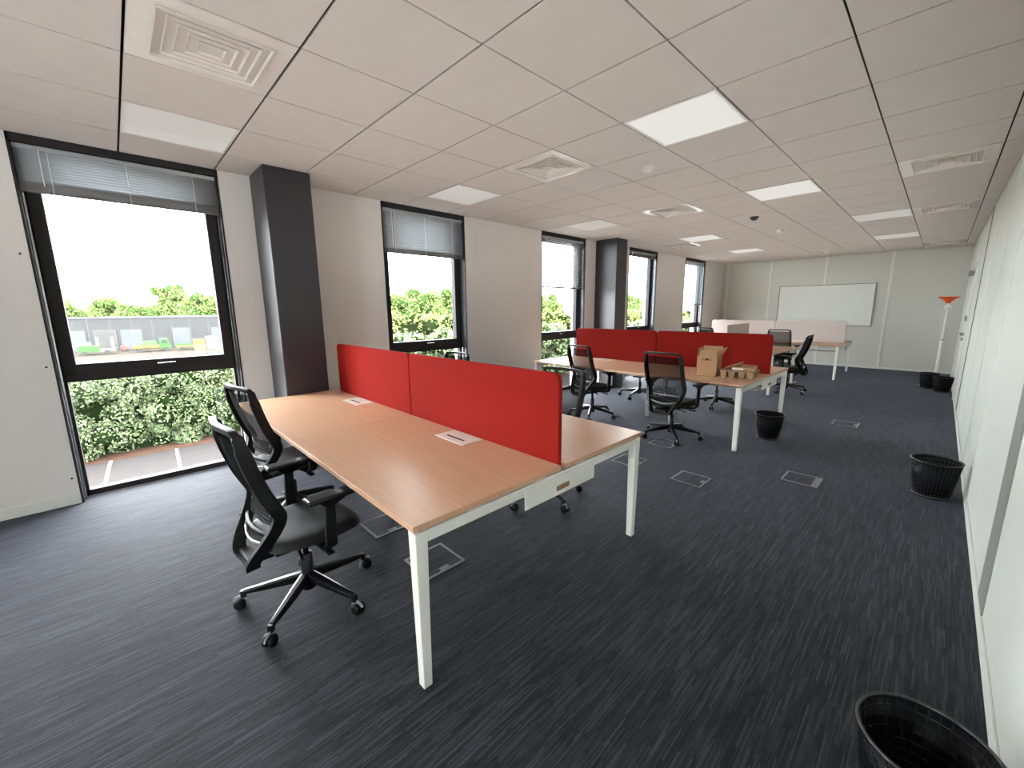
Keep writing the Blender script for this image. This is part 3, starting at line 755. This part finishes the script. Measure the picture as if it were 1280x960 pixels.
t.rotation_euler.x = math.radians(3)
B(-.11, .105, -.1, .13, 0, .03).build('lid_shell', 'cardboard', t, bev=.002); B(-.105, 0, -.1008, -.1, .004, .027).build('paper_label', 'white_card', t)
t = empty('cardboard_flap', (2.965, 3.52, ZT+.10), math.radians(10)); tag(t, 'bent brown cardboard piece leaning up on the pulp tray', 'cardboard')
t.rotation_euler.y = math.radians(-22)
B(-.09, .09, -.06, .08, .0, .02).build('folded_sheet', 'cardboard_dark', t, bev=.002); B(-.085, .10, -.055, .085, .022, .028).build('loose_sheet', 'cardboard', t)
# white thing and cables on the farthest bench
t = empty('power_unit', (2.43, 9.22, ZT), 0); tag(t, 'small white power unit on the farthest bench below the grey screen', 'power unit')
B(-.15, .15, -.05, .05, 0, .05).build('housing', 'white_plastic', t, bev=.012); B(-.1, .1, -.056, -.05, .012, .035).build('socket_strip', 'white_card', t)
cc = MB().sweep([(2.62+.02*i, 9.24+.015*math.sin(i*1.3), ZT+.012) for i in range(9)], .01, .01, n=6)
tag(cc.build('cable', 'slot_black'), 'short dark cable lying beside the white power unit', 'cable')

# ------------------------------------------------------------------ outside
GZ = -5.5
g = B(-140, -.35, -60, 260, GZ-.5, GZ).build('ground_outside', 'asphalt'); tag(g, 'grey car park asphalt below the windows', 'ground', kind='structure')
for y0 in (-12.4, -9.95, -7.5, -5.0, -2.55, -.1, 2.35, 4.8, 7.25):
    MB().hexa([(-22.4, y0+.14, GZ), (-18.2, y0-.06, GZ), (-18.2, y0+.06, GZ), (-22.4, y0+.26, GZ)], [(-22.4, y0+.14, GZ+.01), (-18.2, y0-.06, GZ+.01), (-18.2, y0+.06, GZ+.01), (-22.4, y0+.26, GZ+.01)]).build('parking_line', 'park_paint', g)
tag(B(-23.4, -22.2, -20, 80, GZ, GZ+.04).build('soil_strip', 'soil', g), kind='stuff')
tag(B(-140, -26, -60, 12, GZ, GZ+.03).build('yard_surface', 'yard', g))
tag(B(-140, -26, 12, 260, GZ, GZ+.05).build('meadow', 'grass', g))
rng = np.random.default_rng(5)
def leaf_mesh(name, centers, radii, nper, size, mat, squash=(1, 1, 1), core=.82):
    C = np.repeat(centers, nper, 0); R_ = np.repeat(radii, nper)
    d = rng.normal(size=(len(C), 3)); d /= np.linalg.norm(d, axis=1)[:, None]
    P = C+d*(R_*rng.uniform(.8, 1.05, len(C)))[:, None]*np.array(squash)
    n = d+rng.normal(scale=.55, size=d.shape); n /= np.linalg.norm(n, axis=1)[:, None]
    a = np.cross(n, rng.normal(size=n.shape)); a /= np.linalg.norm(a, axis=1)[:, None]; b = np.cross(n, a)
    s = size*rng.uniform(.6, 1.3, len(C))[:, None]
    V = np.stack([P-a*s*.5, P+b*s*.28, P+a*s*.5, P-b*s*.28], 1).reshape(-1, 3)
    me = bpy.data.meshes.new(name); N = len(P)
    me.vertices.add(4*N); me.vertices.foreach_set('co', V.ravel().astype(np.float32))
    me.loops.add(4*N); me.loops.foreach_set('vertex_index', np.arange(4*N, dtype=np.int32))
    me.polygons.add(N); me.polygons.foreach_set('loop_start', np.arange(0, 4*N, 4, dtype=np.int32))
    me.update(); me.validate(); me.materials.append(MATS[mat]); return me
def core_mesh(centers, radii, k, mat='leaf_core', squash=(1, 1, 1)):
    m = MB()
    bm = bmesh.new(); bmesh.ops.create_icosphere(bm, subdivisions=1, radius=1)
    vs_ = [v.co.copy() for v in bm.verts]; fs = [tuple(v.index for v in f.verts) for f in bm.faces]; bm.free()
    for c, r_ in zip(centers, radii):
        m.add([(c[0]+v.x*r_*k*squash[0], c[1]+v.y*r_*k*squash[1], c[2]+v.z*r_*k*squash[2]) for v in vs_], fs, True)
    return m
def obj(name, me, parent=None):
    o = bpy.data.objects.new(name, me); col.objects.link(o); o.parent = parent; return o
def hedge(lab, x0, x1, ya, yb, top, nper, size, mat, dens, rr=(.5, 1.0), ztop=None):
    root = empty('hedge', ((x0+x1)/2, (ya+yb)/2, GZ)); tag(root, lab, 'hedge', 'hedges beyond the car park')
    n = int((yb-ya)*(top)*dens); cy = rng.uniform(ya, yb, n)-(ya+yb)/2
    u = rng.uniform(0, 1, n); zz = top*u**.75; hw_ = (x1-x0)/2
    prof = np.where(zz > top*.75, np.sqrt(np.clip(1-((zz/top-.75)/.25)**2, .02, 1)), 1-.25*(zz < .6))
    cx = hw_*prof*rng.uniform(.35, 1, n)-.2*np.sin(cy*1.7)
    rad = rng.uniform(rr[0], rr[1], n)
    # the crown top filled too
    n2 = int((yb-ya)*(x1-x0)*dens*.6); cy2 = rng.uniform(ya, yb, n2)-(ya+yb)/2; cx2 = rng.uniform(-hw_, hw_, n2); z2 = top-.2-.9*(cx2/hw_)**2*.6+rng.normal(scale=.15, size=n2); r2_ = rng.uniform(rr[0], rr[1], n2)
    Cc = np.concatenate([np.stack([cx, cy, np.maximum(zz-.2, .35)], 1), np.stack([cx2, cy2, z2-.3], 1)]); Rr = np.concatenate([rad, r2_])
    Cc[:, 2] = np.maximum(Cc[:, 2], Rr*.6)
    tag(obj('foliage', leaf_mesh('foliage', Cc, Rr, nper, size, mat), root), kind='stuff')
    core_mesh(Cc, Rr, .62).build('shade_core', 'leaf_core', root)  # dark core added to block light through the leaves
    MB().grid(lambda u, v: (-hw_*.45+.25*math.sin(u*90)*math.sin(v*9)+(v*.2), (u-.5)*(yb-ya-1), v*(top-.5)), int(yb-ya)*2, 8).build('shade_core', 'leaf_core', root)
    MB().grid(lambda u, v: (hw_*.42+.25*math.sin(u*70)*math.sin(v*8), (u-.5)*(yb-ya-1), v*(top-.6)), int(yb-ya)*2, 8).build('shade_core', 'leaf_core', root)
    return root
hedge('dense tall green hedge bordering the car park below the nearest window', -26.2, -22.7, -8, 11.5, 4.3, 330, .15, 'leaf_hedge', 2.3, (.4, .85))
hedge('tall hedge running on past the second and third windows', -27.0, -22.7, 13.2, 75, 5.0, 90, .28, 'leaf_hedge', .8, (.7, 1.1))
hedge('bright yellow green bushes behind the hedge, seen through the second window', -44, -38, 15, 110, 5.9, 60, .38, 'leaf_bush', .45, (.9, 1.6))
# trees
def tree_proto(seed, hgt, wd, nclump, mat):
    g_ = np.random.default_rng(seed); root = empty('tree', (0, 0, GZ))
    d = g_.normal(size=(nclump, 3)); d /= np.linalg.norm(d, axis=1)[:, None]; rad = g_.uniform(.5, 1, nclump)[:, None]
    C = d*rad*np.array([wd*.38, wd*.38, hgt*.36])+np.array([0, 0, hgt*.56]); R_ = g_.uniform(.13, .22, nclump)*wd
    tag(obj('foliage', leaf_mesh('foliage', C, R_, 190, .5, mat), root), kind='stuff')
    core_mesh(C, R_, .75).build('shade_core', 'leaf_core_far', root)  # added filler core, blocks light through the crown
    MB().lathe([(.45, 0), (.32, hgt*.2), (.25, hgt*.6)], 10).build('trunk', 'bark', root)
    return root
protos = [tree_proto(1, 12, 10, 34, 'leaf_tree'), tree_proto(2, 11, 12, 40, 'leaf_tree'), tree_proto(3, 12.5, 9, 30, 'leaf_tree')]
used = set()
tr_spec = [  # x, y, proto, scale, label
    (-128, -10, 1, .93, 'leafy green tree behind the left end of the warehouse'), (-141, -2.5, 0, 1.0, 'dark green tree above the warehouse roof, left of centre'), (-127, 3.2, 1, .84, 'low tree above the middle of the warehouse roof'),
    (-148, 11.5, 2, 1.25, 'tall loose green tree above the warehouse near its right half'), (-121, 16.5, 1, 1.1, 'biggest round tree above the right part of the warehouse'), (-138, 22, 0, 1.05, 'leafy tree at the right end of the warehouse'),
    (-72, 38, 0, .95, 'leftmost tree beyond the bushes in the second window'), (-80, 50, 1, 1.1, 'middle tree beyond the bushes in the second window'), (-68, 51.5, 2, 1.0, 'right hand tree beyond the bushes in the second window'),
    (-72, 84, 0, 1.0, 'left tree in the third window, below its blind'), (-80, 97, 1, .85, 'lower middle tree in the third window'), (-72, 109, 2, 1.0, 'right tree in the third window beside its frame'),
    (-78, 138, 1, 1.1, 'left tree in the narrow window behind the far column'), (-72, 156, 2, 1.25, 'tall tree in the middle of the window behind the far column'), (-78, 172, 0, 1.1, 'right tree in the window behind the far column'),
    (-76, 215, 2, 1.2, 'left tree in the farthest window below its blind'), (-80, 240, 1, 1.2, 'right tree in the farthest window below its blind')]
for i, (x, y, p, s, lab) in enumerate(tr_spec):
    r = protos[p] if p not in used else copy_tree(protos[p]); used.add(p)
    r.location = (x, y, GZ); r.scale = (s*1.1, s*1.1, s); r.rotation_euler.z = i*1.3
    tag(r, lab, 'tree', 'trees beyond the hedge and the yard')
# warehouse
t = empty('warehouse', (-104, 5, GZ), math.radians(-3)); tag(t, 'long low grey warehouse with loading doors across the yard', 'building')
wh = 5.95
m = MB(); m.box(-10, 0, -26, 14.5, 0, wh); m.build('wall', 'warehouse_wall', t)
B(-10.2, .15, -26.1, 14.6, wh, wh+.25).build('roof_edge', 'warehouse_trim', t)
for (ya, yb, h_, mt) in ((-9.2, -6.5, 3.6, 'warehouse_dark'), (-5.6, -2.8, 3.6, 'warehouse_door'), (2.1, 4.7, 3.7, 'warehouse_door'), (-13.5, -10.6, 3.6, 'warehouse_door'), (8.5, 11, 3.6, 'warehouse_door')):
    B(0, .12, ya-.15, yb+.15, 0, h_+.15).build('door_surround', 'warehouse_trim', t); B(.12, .18, ya, yb, 0, h_).build('loading_door', mt, t)
for y in np.arange(-25, 14, 3.0): B(0, .06, y-.05, y+.05, 0, wh).build('cladding_joint', 'warehouse_trim', t)
# yard vehicles
def wheels(t, pts, r_=.38):
    w0 = None
    for (x, y) in pts:
        if w0 is None: w0 = MB().lathe([(r_, -.12), (r_, .12)], 14, (0, 0, 0), 'x', smooth=False).build('wheel', 'tyre', t, loc=(x, y, r_))
        else: inst(w0, 'wheel', t, (x, y, r_))
t = empty('flatbed_truck', (-94.5, 2.9, GZ)); tag(t, 'green and yellow flatbed truck parked before the warehouse', 'truck')
B(-1, 1, -2.4, 1.2, .7, 1.15).build('flatbed', 'vehicle_yellow', t, bev=.03)
MB().hexa([(-1, 1.2, .5), (1, 1.2, .5), (1, 2.9, .5), (-1, 2.9, .5)], [(-.9, 1.3, 2.2), (.9, 1.3, 2.2), (.9, 2.4, 2.3), (-.9, 2.4, 2.3)]).build('cab', 'vehicle_green', t, bev=.05)
B(.9, .98, 1.5, 2.3, 1.4, 2.0).build('side_window', 'tyre', t)
MB().hexa([(-.8, -1.8, 1.15), (.8, -1.8, 1.15), (.8, .9, 1.15), (-.8, .9, 1.15)], [(-.5, -.8, 1.9), (.5, -.8, 1.9), (.5, .8, 1.9), (-.5, .8, 1.9)]).build('load', 'vehicle_green', t)
wheels(t, [(-.9, -1.6), (.9, -1.6), (-.9, 2.0), (.9, 2.0)])
t = empty('trailer', (-94, 8.4, GZ)); tag(t, 'low yellow trailer right of the green truck in the yard', 'trailer')
B(-.9, .9, -2, 1.9, .55, .8).build('deck', 'vehicle_yellow', t); B(-.9, -.8, -2, 1.9, .8, 1.1).build('side_board', 'vehicle_green', t); wheels(t, [(-.85, 1.2), (.85, 1.2), (.85, -1.2)], .3)
t = empty('baler', (-94.5, -3.7, GZ)); tag(t, 'green machine with two upright white posts at the left of the yard', 'machine')
B(-1, 1, -2.6, 0, .5, 1.5).build('body', 'vehicle_green', t, bev=.05); B(-1, 1, 0, 2.0, .5, .9).build('deck', 'vehicle_pale', t)
for y in (-.1, 1.7): B(.3, .8, y-.18, y+.18, .9, 2.9).build('post', 'vehicle_pale', t)
B(-.9, .9, -2.5, -.9, 1.5, 2.1).build('hood', 'vehicle_pale', t, bev=.1); wheels(t, [(.9, -1.9), (.9, .9), (-.9, -1.9)])
t = empty('small_machine', (-99, -.6, GZ)); tag(t, 'small red machine beside the dark loading door', 'machine')
B(-.5, .5, -.5, .5, .25, 1.0).build('body', 'vehicle_red', t, bev=.05); B(-.3, .3, -.3, .1, 1.0, 1.4).build('hood', 'vehicle_red', t); wheels(t, [(.5, -.35), (.5, .35)], .25)
cg = None
for i, (x, y) in enumerate(((-80, 8.4), (-80, 9.9), (-79.5, 11.4))):
    if cg is None:
        cg = empty('wire_cage', (0, 0, 0))
        m = MB()
        for k in range(5):
            for s in (-.6, .6): m.box(s-.03, s+.03, -.6+k*.3-.03, -.6+k*.3+.03, 0, 1.7)
        for k in range(5):
            for s in (-.6, .6): m.box(s-.03, s+.03, -.6, .6, .1+k*.4-.03, .1+k*.4+.03); m.box(-.6, .6, s-.03, s+.03, .1+k*.4-.03, .1+k*.4+.03)
        m.build('wire_frame', 'vehicle_pale', cg); B(-.6, .6, -.6, .6, 0, .12).build('pallet', 'vehicle_pale', cg); r = cg
    else: r = copy_tree(cg)
    r.location = (x, y, GZ); tag(r, ['left white wire cage pallet at the right of the yard', 'middle white wire cage pallet at the right of the yard', 'right white wire cage pallet by the window frame'][i], 'cage', 'white wire cages in the yard')
t = empty('pallet_stack', (-92, 10.8, GZ)); tag(t, 'yellow stack on pallets before the right end of the warehouse', 'stack')
B(-.8, .8, -1.9, -.4, 0, 2.0).build('yellow_block', 'vehicle_yellow', t); B(-.8, .8, 0, 1.6, 0, 2.4).build('wrapped_block', 'cardboard_dark', t)
